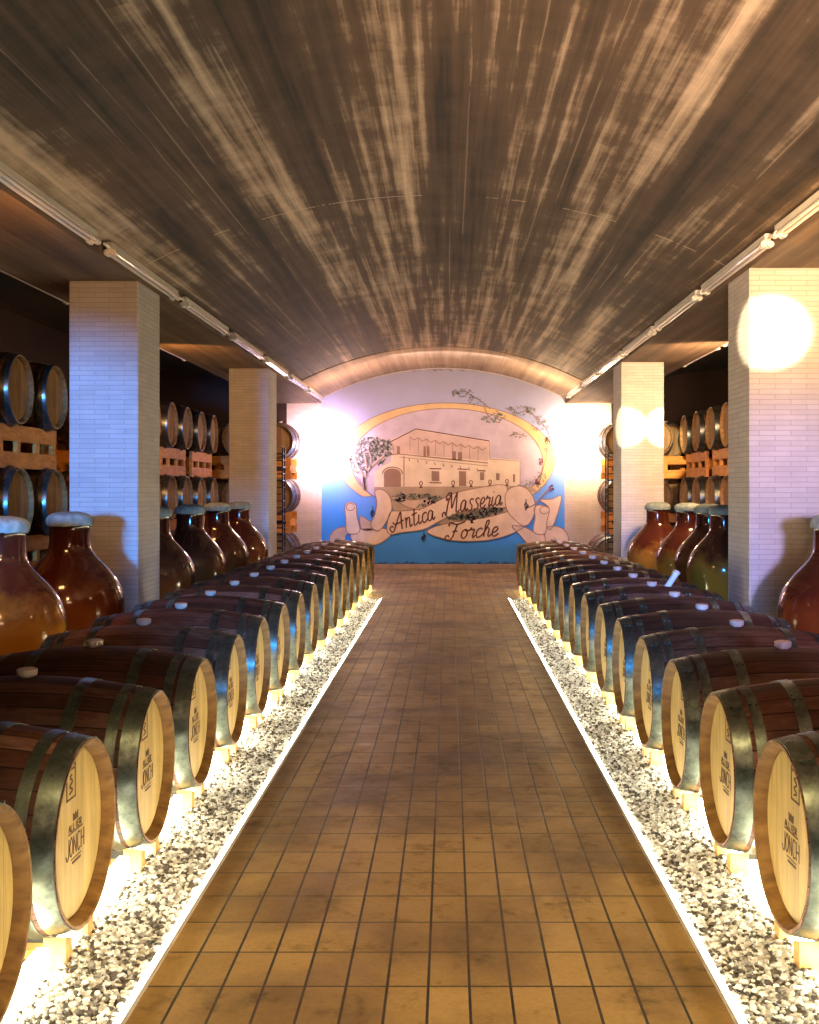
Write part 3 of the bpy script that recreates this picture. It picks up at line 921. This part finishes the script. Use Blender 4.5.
def make_barrel(name, label, stamp=0, n=48, full=True):
    root = empty(name)
    tag(root, label, 'barrel')
    # staves: hollow shell with raised chimes
    outer = [(br(x), x) for x in np.linspace(-BL, BL, 21)]
    inner = [(RH - 0.010, BL - 0.001), (RH - 0.020, BL - 0.020), (RH - 0.024, BL - 0.050), (RH - 0.024, -BL + 0.050), (RH - 0.020, -BL + 0.020), (RH - 0.010, -BL + 0.001)]
    mb = MB(); lathe_solid(mb, outer + inner, n)
    o = mb.build('staves', M['stave'], root, smooth=40)
    o.data.materials.append(M['chime'])
    for p in o.data.polygons:
        cx = abs(p.center.x); rr = math.hypot(p.center.y, p.center.z - RB)
        if cx > BL - 0.056 and rr < RH - 0.004:
            p.material_index = 1
    # heads
    for s in (1, -1):
        mb = MB()
        a, b = s * (BL - 0.038), s * (BL - 0.060)
        mb.lathe([(RH - 0.0245, b), (RH - 0.0245, a - s * 0.004), (RH - 0.034, a)], n, 'X', mtx=Matrix.Translation((0, 0, RB)))
        mb.build('head', M['head'] if stamp else M['darkhead'], root, smooth=20)
    # hoops
    for s in (1, -1):
        for (d0, d1) in ((0.004, 0.066), (0.082, 0.120), (0.235, 0.280)):
            mb = MB()
            xs = [BL - d0 - (d1 - d0) * t for t in (0, 0.33, 0.66, 1)]
            prof = [(br(x) + 0.0035, s * x) for x in xs] + [(br(x) - 0.002, s * x) for x in xs[::-1]]
            lathe_solid(mb, prof, n)
            # rivet
            a = 0.5
            xm = BL - (d0 + d1) / 2
            for dd in (-0.012, 0.012):
                rr = br(xm) + 0.003
                mb.box((s * xm - 0.005 + dd, rr * math.sin(a) - 0.005, RB + rr * math.cos(a) - 0.002), (s * xm + 0.005 + dd, rr * math.sin(a) + 0.005, RB + rr * math.cos(a) + 0.006))
            mb.build('hoop', M['hoop'], root, smooth=40)
    mb = MB()
    mb.lathe([(0.024, 2 * RB - 0.02), (0.026, 2 * RB + 0.004), (0.036, 2 * RB + 0.006), (0.038, 2 * RB + 0.028), (0.030, 2 * RB + 0.032)], 16, 'Z')
    mb.build('bung', M['bung'], root, smooth=40)
    if stamp:
        # stamp lies on the head at local +X; side = which lateral side the framed mark is on
        mb = MB()
        xp = BL - 0.0378

        def S(pts, w):
            q = smoothpts(pts, 3) if len(pts) > 2 else pts
            for i in range(len(q) - 1):
                p, r_ = Vector(q[i]), Vector(q[i + 1])
                d = r_ - p
                if d.length < 1e-6: continue
                nn = Vector((-d.y, d.x)).normalized() * w / 2
                c = [p + nn, p - nn, r_ - nn, r_ + nn]
                vs = [(xp, v.x, v.y + RB) for v in c] + [(xp + 0.0012, v.x, v.y + RB) for v in c]
                mb.add(vs, [(0, 1, 2, 3), (7, 6, 5, 4), (0, 4, 5, 1), (1, 5, 6, 2), (2, 6, 7, 3), (3, 7, 4, 0)])
        sg = stamp
        fx = 0.040 * sg
        main = mb
        mb = MB()
        for p, q in (((-.040, .112), (.040, .112)), ((-.040, .212), (.040, .212)), ((-.037, .112), (-.037, .212)), ((.037, .112), (.037, .212)), ((-.037, .200), (.037, .200))):
            S([(fx + p[0], p[1]), (fx + q[0], q[1])], 0.006)
        S([(fx - .014, .128), (fx + .014, .136), (fx - .012, .150), (fx + .014, .162), (fx - .010, .176), (fx + .008, .182)], 0.006)
        o = mb.build('framed_mark', M['ink'], root)
        o['label'] = 'dark burnt rectangular frame mark'
        mb = main
        # the reading direction on a head facing +X runs along +Y
        for zz, ww in ((0.045, 0.012), (0.053, 0.008)):
            S([(-.022, zz), (.022, zz)], ww)
        S([(-.022, .062), (-.015, .053)], .005); S([(0, .064), (0, .053)], .005); S([(.022, .062), (.015, .053)], .005)

        def glyphs(text, x0, z0, h, w, lw):
            FONT = {'A': [[(0, 0), (.5, 1)], [(.5, 1), (1, 0)], [(.2, .4), (.8, .4)]], 'L': [[(0, 1), (0, 0)], [(0, 0), (.9, 0)]],
                    'I': [[(.5, 0), (.5, 1)]], 'E': [[(0, 0), (0, 1)], [(0, 1), (.9, 1)], [(0, .5), (.7, .5)], [(0, 0), (.9, 0)]],
                    'R': [[(0, 0), (0, 1)], [(0, 1), (.8, .95), (.8, .55), (0, .5)], [(.3, .5), (.9, 0)]],
                    'N': [[(0, 0), (0, 1)], [(0, 1), (.9, 0)], [(.9, 0), (.9, 1)]],
                    'O': [[(.5, 1), (0, .6), (.1, .1), (.6, 0), (1, .5), (.7, .95), (.5, 1)]], 'C': [[(.9, .9), (.3, 1), (0, .5), (.3, 0), (.9, .1)]],
                    'H': [[(0, 0), (0, 1)], [(1, 0), (1, 1)], [(0, .5), (1, .5)]], 'J': [[(1, 1), (.9, .1), (.4, -.1), (0, .2)]]}
            for i, ch in enumerate(text):
                for st in FONT[ch]:
                    S([(x0 + i * w * 1.3 + a * w, z0 + b * h) for a, b in st], lw)
        glyphs('ALLIER', -.060, .012, .020, .015, .0035)
        S([(-.062, .006), (.062, .006)], .004)
        glyphs('JONCH', -.085, -.062, .055, .026, .0045)
        S([(-.04, -.074), (.05, -.074)], .003); S([(-.03, -.086), (.045, -.086)], .007)
        o = mb.build('burnt_stamp', M['ink'], root)
        if stamp:
            o['label'] = 'dark burnt lettering of the maker mark'
    return root


LX = [(-1.10 + 0.05 * max(0, (i - 5)) / 11) for i in range(17)]
zc = 1.5 - 1.044 - RB     # base of each barrel above the floor
left_y = [2.70] + [3.44 + 0.812 * k for k in range(16)]
right_y = [3.41 + 0.803 * k for k in range(16)]

bL = make_barrel('wine_barrel', 'oak barrel cut by the left frame edge, nearest in the left row', stamp=-1)   # local +X head; left row keeps +X towards the aisle
bR = make_barrel('wine_barrel', '', stamp=-1)


# mirrored mark for the right row is its own mesh because that row is turned half round
def cradle(label):
    root = empty('barrel_cradle'); tag(root, label, 'cradle')
    for s in (1, -1):
        for w in (1, -1):
            mb = MB()
            x0, x1 = (0.40, 0.465) if s > 0 else (-0.465, -0.40)
            r = br(0.395) + 0.004
            ys = [w * (0.07 + 0.06 * i / 6) for i in range(7)]
            top = [(y, min(0.19, RB + zc - math.sqrt(r * r - y * y))) for y in ys]
            prof = [(ys[0], FZ - 0.002)] + top + [(ys[-1], FZ - 0.002)]
            k = len(prof)
            vs = [(x0, y, z) for y, z in prof] + [(x1, y, z) for y, z in prof]
            mb.add(vs, [list(range(k)), list(range(k, 2 * k))[::-1]] + [(i, (i + 1) % k, k + (i + 1) % k, k + i) for i in range(k)])
            mb.build('wedge', M['chock'], root)
    for w in (1, -1):
        mb = MB(); mb.box((-0.465, w * 0.10 - 0.03, FZ - 0.028), (0.465, w * 0.10 + 0.03, FZ - 0.0015))
        mb.build('runner', M['chock'], root)
    return root


cr0 = cradle('')


def rowlabel(side, i, n):
    if side == 'left' and i == 0:
        return 'oak barrel cut by the left frame edge, nearest in the left row'
    if i == n - 1:
        return 'oak barrel at the far end of the %s floor row, closest to the mural' % side
    j = i if side == 'left' else i
    if side == 'left':
        return 'oak barrel with galvanised hoops on the left floor row, %s from the camera' % ORD[i]
    return 'oak barrel with galvanised hoops on the right floor row, %s from the camera' % ORD[i]


for i, y in enumerate(left_y):
    loc = (LX[i] - BL, y, zc)
    rz = 0.0 + R.uniform(-0.012, 0.012)
    if i == 0:
        b = bL; b.location = loc; b.rotation_euler = (0, 0, rz); b['label'] = rowlabel('left', 0, 17); b['group'] = 'barrels in the left floor row'
    else:
        b = copy_tree(bL, loc, rz, rowlabel('left', i, 17), 'barrels in the left floor row')
    if i == 0:
        c = cr0; c.location = (loc[0], y, 0)
    else:
        c = copy_tree(cr0, (loc[0], y, 0))
    c['label'] = 'pale pine cradle under the %s barrel of the left row' % ORD[i]; c['group'] = 'cradles under the left row'
for i, y in enumerate(right_y):
    xh = 0.995 - 0.055 * max(0, i - 5) / 10
    loc = (xh + BL, y, zc)
    rz = PI + R.uniform(-0.012, 0.012)
    if i == 0:
        b = bR; b.location = loc; b.rotation_euler = (0, 0, rz); b['label'] = rowlabel('right', 0, 16); b['group'] = 'barrels in the right floor row'
        for ch in b.children:
            if ch.name.startswith('framed_mark'):
                for v in ch.data.vertices:
                    v.co.y += 0.08          # framed mark on the camera side of this row
    else:
        b = copy_tree(bR, loc, rz, rowlabel('right', i, 16), 'barrels in the right floor row')
    c = copy_tree(cr0, (loc[0], y, 0))
    c['label'] = 'pale pine cradle under the %s barrel of the right row' % ORD[i]; c['group'] = 'cradles under the right row'

# ------------------------------------------------------------------ lights on the floor
for side, xe in (('left', PL), ('right', PR)):
    s = -1 if side == 'left' else 1
    root = empty('led_strip', (xe + s * 0.016, 0, FZ))
    tag(root, 'glowing white light strip along the %s edge of the tiled path' % side, 'light strip', 'light strips along the path')
    mb = MB(); mb.box((-0.016, 1.2, -0.028), (0.016, GE - 0.02, 0.000)); mb.box((-s * 0.016, 1.2, 0.0), (-s * 0.0135, GE - 0.02, 0.019))  # thin lip added on the path side to keep strip light off the tiles
    mb.build('housing', M['whiteplastic'], root)
    mb = MB()
    q = [(-s * 0.0133, 0.0), (-s * 0.0133, 0.017), (s * 0.016, 0.004), (s * 0.016, 0.0)]
    vs = [(x, 1.2, z) for x, z in q] + [(x, GE - 0.02, z) for x, z in q]
    mb.add(vs, [(0, 1, 2, 3), (7, 6, 5, 4), (0, 4, 5, 1), (1, 5, 6, 2), (2, 6, 7, 3), (3, 7, 4, 0)])
    mb.build('diffuser', M['led'], root)
for side, xe in (('left', -1.175), ('right', 1.085)):
    root = empty('light_channel', (xe, 0, FZ))
    tag(root, 'blazing white light channel under the %s row of barrels' % side, 'light channel', 'light channels under the barrels')
    ys = left_y if side == 'left' else right_y
    segs = [(1.4, ys[0] - 0.18)]
    for i, y in enumerate(ys):
        segs.append((y - 0.052, y + 0.052))
        segs.append((y + 0.18, ys[i + 1] - 0.18 if i + 1 < len(ys) else y + 0.45))
    for a, b_ in segs:
        mb = MB(); mb.box((-0.018, a, -0.029), (0.018, b_, 0.075 if b_ - a < 0.2 else 0.110), bev=0.004)
        mb.build('diffuser', M['channel'], root)

# ------------------------------------------------------------------ gravel
t = (1 + 5 ** 0.5) / 2
IV = np.array([(-1, t, 0), (1, t, 0), (-1, -t, 0), (1, -t, 0), (0, -1, t), (0, 1, t), (0, -1, -t), (0, 1, -t), (t, 0, -1), (t, 0, 1), (-t, 0, -1), (-t, 0, 1)], float)
IV /= np.linalg.norm(IV[0])
IF = [(0, 11, 5), (0, 5, 1), (0, 1, 7), (0, 7, 10), (0, 10, 11), (1, 5, 9), (5, 11, 4), (11, 10, 2), (10, 7, 6), (7, 1, 8), (3, 9, 4), (3, 4, 2), (3, 2, 6), (3, 6, 8), (3, 8, 9), (4, 9, 5), (2, 4, 11), (6, 2, 10), (8, 6, 7), (9, 8, 1)]


def subdiv(V, F):
    V = [tuple(v) for v in V]; cache = {}; out = []

    def mid(a, b):
        k = (min(a, b), max(a, b))
        if k not in cache:
            m_ = (np.array(V[a]) + np.array(V[b])) / 2; m_ /= np.linalg.norm(m_)
            V.append(tuple(m_)); cache[k] = len(V) - 1
        return cache[k]
    for a, b, c in F:
        x, y, z = mid(a, b), mid(b, c), mid(c, a)
        out += [(a, x, z), (b, y, x), (c, z, y), (x, y, z)]
    return np.array(V), out


SV, SF = subdiv(IV, IF)


def gravel(x0, x1, y0, y1, seed, name, label):
    ed = min(abs(x0), abs(x1))
    rs = np.random.RandomState(seed)
    P_, F_, off = [], [], 0
    step = 0.0145
    for yy in np.arange(y0, y1, step):
        near = yy < 4.6
        xs = np.arange(x0, x1, step)
        for xx in xs:
            for lay in (0, 1):
                if lay == 1 and rs.rand() > 0.38: continue
                s = rs.uniform(0.0055, 0.0110)
                V, F = (SV, SF) if near else (IV, IF)
                d = V * np.array([s * rs.uniform(0.9, 1.35), s * rs.uniform(0.8, 1.1), s * rs.uniform(0.55, 0.8)])
                d = d * (1 + 0.10 * rs.randn(len(V), 1))
                a = rs.uniform(0, PI); ca, sa = math.cos(a), math.sin(a)
                tl = rs.uniform(-0.5, 0.5); ct, st = math.cos(tl), math.sin(tl)
                Rz = np.array([[ca, -sa, 0], [sa, ca, 0], [0, 0, 1]]); Rx = np.array([[1, 0, 0], [0, ct, -st], [0, st, ct]])
                d = d @ (Rx @ Rz).T
                px = min(max(xx + rs.uniform(-.008, .008), x0 + 0.012), x1 - 0.012)
                py = min(max(yy + rs.uniform(-.01, .01), y0 + 0.012), y1 - 0.012)
                d += np.array([px, py, FZ - 0.017 + 0.052 * min(1, max(0, (abs(px) - ed - 0.07) / 0.16)) + lay * 0.010 + rs.uniform(-.002, .003)])
                P_.append(d); F_.append(np.array(F) + off); off += len(V)
    V = np.concatenate(P_); F = np.concatenate(F_)
    me = bpy.data.meshes.new(name)
    me.vertices.add(len(V)); me.vertices.foreach_set('co', V.ravel())
    me.loops.add(len(F) * 3); me.loops.foreach_set('vertex_index', F.ravel().astype(np.int32))
    me.polygons.add(len(F)); me.polygons.foreach_set('loop_start', np.arange(0, len(F) * 3, 3, dtype=np.int32))
    me.update(); me.validate()
    me.polygons.foreach_set('use_smooth', [True] * len(F))
    me.materials.append(M['gravel'])
    o = bpy.data.objects.new(name, me); COL.objects.link(o)
    tag(o, label, 'gravel', kind='stuff')


gravel(-1.152, PL - 0.034, 2.2, GE, 1, 'gravel', 'white and dark pebbles between the tiled path and the left barrels')
gravel(PR + 0.034, 1.062, 2.2, GE, 2, 'gravel', 'white and dark pebbles between the tiled path and the right barrels')

# ------------------------------------------------------------------ side racks with barrels
bK = make_barrel('wine_barrel', '', stamp=0, n=40)     # plain head barrel for the stacks
bK.location = (0, 0, -50)
stack_first = [True]


def place_stack_barrel(loc, rz, label, group):
    if stack_first[0]:
        b = bK; b.location = loc; b.rotation_euler = (0, 0, rz); b['label'] = label; b['group'] = group; stack_first[0] = False
        return b
    return copy_tree(bK, loc, rz, label, group)


def make_rack():
    """timber cradle box: front and back boarded frames with scalloped edges, local Y long, front at +X; holds 2 barrels above, stands on 2 below"""
    root = empty('barrel_rack'); tag(root, '', 'rack')
    Lh = 0.66
    zt = 0.235     # half height of the boards zone
    for s in (1, -1):
        mb = MB()
        x0, x1 = (0.36, 0.40) if s > 0 else (-0.40, -0.36)
        for up in (1, -1):
            # board: straight inner edge, scalloped outer edge
            k = 34
            outer = []
            for i in range(k + 1):
                y = -Lh + 2 * Lh * i / k
                d = min(abs(y - 0.42), abs(y + 0.42))
                r = br(0.38) + 0.008
                # the barrel centre is RB+0.115 above the mid line
                zz = 0.18
                if d < 0.28:
                    zz = min(zz, (RB + 0.128) - math.sqrt(max(r * r - d * d, 0)))
                outer.append((y, up * zz))
            inner = [(Lh, up * 0.045), (-Lh, up * 0.045)]
            prof = outer + inner
            n = len(prof)
            vs = [(x0, y, z) for y, z in prof] + [(x1, y, z) for y, z in prof]
            mb.add(vs, [list(range(n)), list(range(n, 2 * n))[::-1]] + [(i, (i + 1) % n, n + (i + 1) % n, n + i) for i in range(n)])
        mb.build('scalloped_board', M['pine'], root)
        for y in (-Lh + 0.05, -0.24, 0.20, Lh - 0.05):
            mb = MB(); mb.box((x0 + 0.002, y - 0.035, -0.0455), (x1 - 0.002, y + 0.035, 0.0455))
            mb.build('spacer', M['pine'], root)
    for y in (-Lh + 0.05, Lh - 0.05):
        mb = MB(); mb.box((-0.36, y - 0.03, -0.07), (0.36, y + 0.03, 0.07), bev=0.004)
        mb.build('cross_rail', M['pine'], root)
    return root


rk0 = make_rack()
rack_first = [True]


def place_rack(loc, rz, label, group='timber racks between the stacked barrels'):
    if rack_first[0]:
        r = rk0; r.location = loc; r.rotation_euler = (0, 0, rz); rack_first[0] = False
    else:
        r = copy_tree(rk0, loc, rz)
    r['label'] = label; r['group'] = group


TZ = [zc, zc + 0.93, zc + 1.86]     # barrel bases of three tiers
TN = ['bottom', 'middle', 'top']


def stack_pair(x, y, rz, where, tiers=(0, 1, 2)):
    """pair of barrels side by side along the local Y, up to three tiers"""
    ca, sa = math.cos(rz), math.sin(rz)
    facing = abs(sa) > 0.5
    for tz in tiers:
        for s in (-1, 1):
            dx, dy = -sa * 0.42 * s, ca * 0.42 * s
            if facing:
                nf = 'inner' if abs(x + dx) < abs(x) else 'outer'
            else:
                nf = 'nearer' if dy < 0 else 'farther'
            place_stack_barrel((x + dx, y + dy, TZ[tz]), rz + R.uniform(-.01, .01), '%s oak barrel of the %s tier %s' % (nf, TN[tz], where), 'barrels stacked along the side aisles')
            if tz == 0:
                c = copy_tree(cr0, (x + dx, y + dy, TZ[0] - zc + 0.002), rz)
                c['label'] = 'pine cradle under the %s bottom barrel %s' % (nf, where); c['group'] = 'cradles under the stacks'
        if tz:
            place_rack((x, y, TZ[tz] - 0.128), rz, 'orange timber rack carrying the %s tier %s' % (TN[tz], where))


xs_l = -3.5 - BL
stack_pair(xs_l, 7.97, 0, 'in left aisle, cut by frame edge')
stack_pair(xs_l, 9.66, 0, 'in left aisle, left of near pillar')
stack_pair(xs_l, 13.03, 0, 'in left aisle, just right of near pillar')
stack_pair(xs_l, 14.72, 0, 'in left aisle, midway between the pillars')
stack_pair(xs_l, 16.42, 0, 'in left aisle, just left of far pillar')
xs_r = 3.5 + BL
stack_pair(xs_r, 13.0, PI, 'in right aisle, just left of near pillar')
stack_pair(xs_r, 14.72, PI, 'in right aisle, midway between the pillars')
stack_pair(xs_r, 16.42, PI, 'in right aisle, just right of far pillar')
# stacks turned to face the visitor at the far end of both aisles
stack_pair(-3.78, 18.05 + BL, -PI / 2, 'in left aisle, turned forward beside far pillar')
stack_pair(3.72, 18.05 + BL, -PI / 2, 'in right aisle, turned forward beside far pillar')
stack_pair(-3.36, 19.18 + BL, -PI / 2, 'in left aisle, against the end wall')
stack_pair(3.36, 19.18 + BL, -PI / 2, 'in right aisle, against the end wall')

# ------------------------------------------------------------------ glazed jars
def make_jar(name, body_mat, lidw=0.145):
    root = empty(name)
    tag(root, '', 'jar')
    prof = [(0.17, 0.0), (0.19, 0.02), (0.235, 0.16), (0.29, 0.34), (0.335, 0.52), (0.35, 0.66), (0.345, 0.75), (0.315, 0.84), (0.26, 0.92), (0.20, 0.985), (0.16, 1.03),
            (0.137, 1.08), (0.130, 1.16), (0.132, 1.22), (0.142, 1.235), (0.142, 1.25), (0.115, 1.25), (0.110, 1.20)]
    # smooth the profile
    q = smoothpts([(a, b) for a, b in prof], 3)
    mb = MB(); mb.lathe(q, 56, 'Z')
    mb.build('jar_body', body_mat, root, smooth=60)
    mb = MB()
    prof = [(0.144, 1.222), (lidw + 0.002, 1.226), (lidw + 0.006, 1.248), (lidw, 1.275), (lidw - 0.03, 1.298), (0.05, 1.312)]
    pf = smoothpts(prof, 3)
    mb.lathe(pf, 40, 'Z')
    rr = random.Random(5)
    w = [rr.uniform(-.005, .005) for _ in range(40)]
    for i, v in enumerate(mb.v):
        a = i % 40
        x, y, z = v
        f = 1 + w[a] * 3 * (1 if z < 1.28 else .3)
        mb.v[i] = (x * f, y * f, z + w[(a * 7) % 40] * 0.8)
    mb.build('jar_cover', M['lid'], root, smooth=60)
    return root


jr = make_jar('glazed_jar', M['jar_red'])
ja = make_jar('glazed_jar', M['jar_amber'])
ZJ = FZ - 0.03
jars = [
    # left, red brown or amber
    (ja, -2.50, 6.30, 0.4, 'large brown glazed jar with mustard belly cut by the left frame edge'),
    (jr, -2.52, 7.50, 1.9, 'large dark red glazed jar with pale cover before the near left pillar'),
    (jr, -2.57, 9.85, 0.9, 'dark red glazed jar half hidden right behind the near left pillar'),
    (jr, -2.56, 11.15, 2.2, 'red brown glazed jar with broad grey cover, first fully seen between left pillars'),
    (jr, -2.58, 12.55, 0.2, 'red brown glazed jar in the middle of the group between left pillars'),
    (jr, -2.55, 13.70, 1.2, 'smallest looking red brown glazed jar touching the far left pillar'),
    (jr, 2.40, 7.0, 1.5, 'dark brown glazed jar cut by the right frame edge beside the near pillar'),
    (ja, 2.44, 13.2, 0.5, 'amber glazed jar in front of the far right pillar'),
    (ja, 2.62, 12.35, 1.1, 'amber glazed jar, second from the far right pillar'),
    (jr, 2.66, 11.55, 2.6, 'red brown glazed jar, third from the far right pillar'),
    (ja, 2.62, 10.75, 2.9, 'yellow bellied glazed jar half hidden by the near right pillar'),
]
done = set()
for proto, x, y, rz, lab in jars:
    if id(proto) not in done:
        done.add(id(proto)); proto.location = (x, y, ZJ); proto.rotation_euler = (0, 0, rz); proto['label'] = lab; proto['group'] = 'glazed jars beside the pillars'
        j = proto
    else:
        j = copy_tree(proto, (x, y, ZJ), rz, lab, 'glazed jars beside the pillars')

# ------------------------------------------------------------------ fluorescent battens (off)
def make_tube(name, Lt):
    root = empty(name); tag(root, '', 'tube light')
    mb = MB(); mb.box((-0.020, -Lt / 2, 0.0), (0.020, Lt / 2, 0.045), bev=0.004)
    mb.build('housing', M['whiteplastic'], root)
    for s in (-1, 1):
        mb = MB(); mb.tube((s * 0.022, -Lt / 2 + 0.05, -0.022), (s * 0.022, Lt / 2 - 0.05, -0.022), 0.0135, 12)
        mb.build('glass_tube', M['tube'], root, smooth=40)
    for s in (-1, 1):
        mb = MB()
        for k in (-1, 1):
            mb.tube((k * 0.022, s * (Lt / 2 - 0.01), -0.022), (k * 0.022, s * (Lt / 2 - 0.065), -0.022), 0.021, 14)
        mb.tube((0, s * (Lt / 2 - 0.005), 0.01), (0, s * (Lt / 2 + 0.10), 0.01), 0.010, 8)
        mb.box((-0.024, s * (Lt / 2 - 0.035) - 0.02, -0.02), (0.024, s * (Lt / 2 - 0.035) + 0.02, 0.0))
        mb.build('lamp_holder', M['whiteplastic'], root, smooth=40)
    return root


tb0 = make_tube('tube_light', 1.84)
first = True
PLACE = ['nearest, cut by the frame edge', 'second from the camera', 'third from the camera', 'fourth from the camera', 'fifth from the camera', 'sixth from the camera', 'seventh from the camera']
lines = [('left edge of the vault', XL + 0.045, 3.095, 6.27, 2.13, 7), ('right edge of the vault', XR - 0.045, 3.095, 6.10, 2.05, 7)]
for nm, x, z, y0, st, n in lines:
    for i in range(n):
        loc = (x, y0 + i * st, z)
        if loc[1] + 1 > YE: break
        lab = 'unlit tube light along the %s, %s' % (nm, PLACE[i])
        if first:
            o = tb0; o.location = loc; o['label'] = lab; first = False
        else:
            o = copy_tree(tb0, loc, None, lab)
        o['group'] = 'unlit tube lights along the vault'
for nm, x, y0, st, n in (('left', XL - BW - 0.045, 8.6, 2.10, 3), ('right', XR + BW + 0.045, 11.4, 2.10, 2)):
    for i in range(n):
        lab = 'unlit twin tube light over the %s side aisle, %s' % (nm, PLACE[i].replace('nearest, cut by the frame edge', 'nearest'))
        o = copy_tree(tb0, (x, y0 + i * st, 3.095), None, lab, 'unlit tube lights over the side aisles')

# ------------------------------------------------------------------ wall lamps at the end wall
def sconce(x, z, m, power, color, label, y=YE):
    root = empty('wall_lamp', (x, y, z)); tag(root, label, 'lamp', 'blazing lamps on the end wall')
    mb = MB(); mb.box((-0.09, -0.03, -0.12), (0.09, 0.0, 0.12), bev=0.006)
    mb.build('back_plate', M['whiteplastic'], root)
    mb = MB()
    mb.box((-0.14, -0.15, -0.17), (0.14, -0.03, 0.17), bev=0.03)
    mb.build('lamp_glass', m, root)
    l = light('wall_lamp_light', 'SPOT', (x, y - 0.55, z), (x, y, z), power, color, 0.10, spot=150, blend=0.6)
    return root


sconce(-2.27, 2.20, M['sconce_l'], 190, (1.0, 0.66, 0.80), 'blazing pinkish wall lamp at the left side of the mural')
sconce(2.45, 2.35, M['sconce_r'], 260, (1.0, 0.72, 0.42), 'blazing warm wall lamp at the right side of the mural')

# ------------------------------------------------------------------ dark metal bottle ladders behind the far pillars
def ladder(x, y, label):
    root = empty('metal_bottle_rack', (x, y, 0)); tag(root, label, 'rack', 'metal racks at the ends of the aisles')
    for dx in (-0.10, 0.10):
        for dy in (-0.12, 0.12):
            mb = MB(); mb.box((dx - 0.01, dy - 0.01, -0.002), (dx + 0.01, dy + 0.01, 2.15))
            mb.build('upright', M['black'], root)
    for i in range(19):
        z = 0.16 + i * 0.105
        mb = MB()
        mb.tube((-0.10, -0.12, z), (0.10, -0.12, z), 0.008, 6); mb.tube((-0.10, 0.12, z), (0.10, 0.12, z), 0.008, 6)
        mb.tube((-0.10, -0.12, z), (-0.10, 0.12, z), 0.008, 6); mb.tube((0.10, -0.12, z), (0.10, 0.12, z), 0.008, 6)
        mb.build('rung', M['black'], root)


ladder(2.52, 17.3, 'narrow black metal bottle rack beside the far right pillar')
ladder(-2.68, 17.6, 'narrow black metal bottle rack beside the far left pillar')

# single barrel facing forward low at the end of the right aisle
copy_tree(bK, (2.25 + 0.30, 18.10, TZ[0]), -PI / 2, 'single oak barrel facing forward low beside the mural, right side', 'barrels stacked along the side aisles')
c = copy_tree(cr0, (2.25 + 0.30, 18.10, TZ[0] - zc + 0.004), -PI / 2)
c['label'] = 'pine cradle under the single barrel beside the mural'; c['group'] = 'cradles under the stacks'

# small pale blue glass sampling tube lying on a barrel of the right row
root = empty('sampling_tube', (1.62, 8.27, zc + 2 * RB + 0.0)); root.rotation_euler = (0, 0, 0.3)
tag(root, 'small pale blue glass tube propped on a barrel of the right row', 'glass tube')
mb = MB(); mb.tube((-0.03, 0, -0.02), (0.05, 0.0, 0.085), 0.022, 14, None); mb.build('glass', M['cyan'], root, smooth=40)
mb = MB(); mb.tube((0.05, 0, 0.085), (0.062, 0, 0.101), 0.026, 14, None); mb.build('stopper', M['bung'], root, smooth=40)
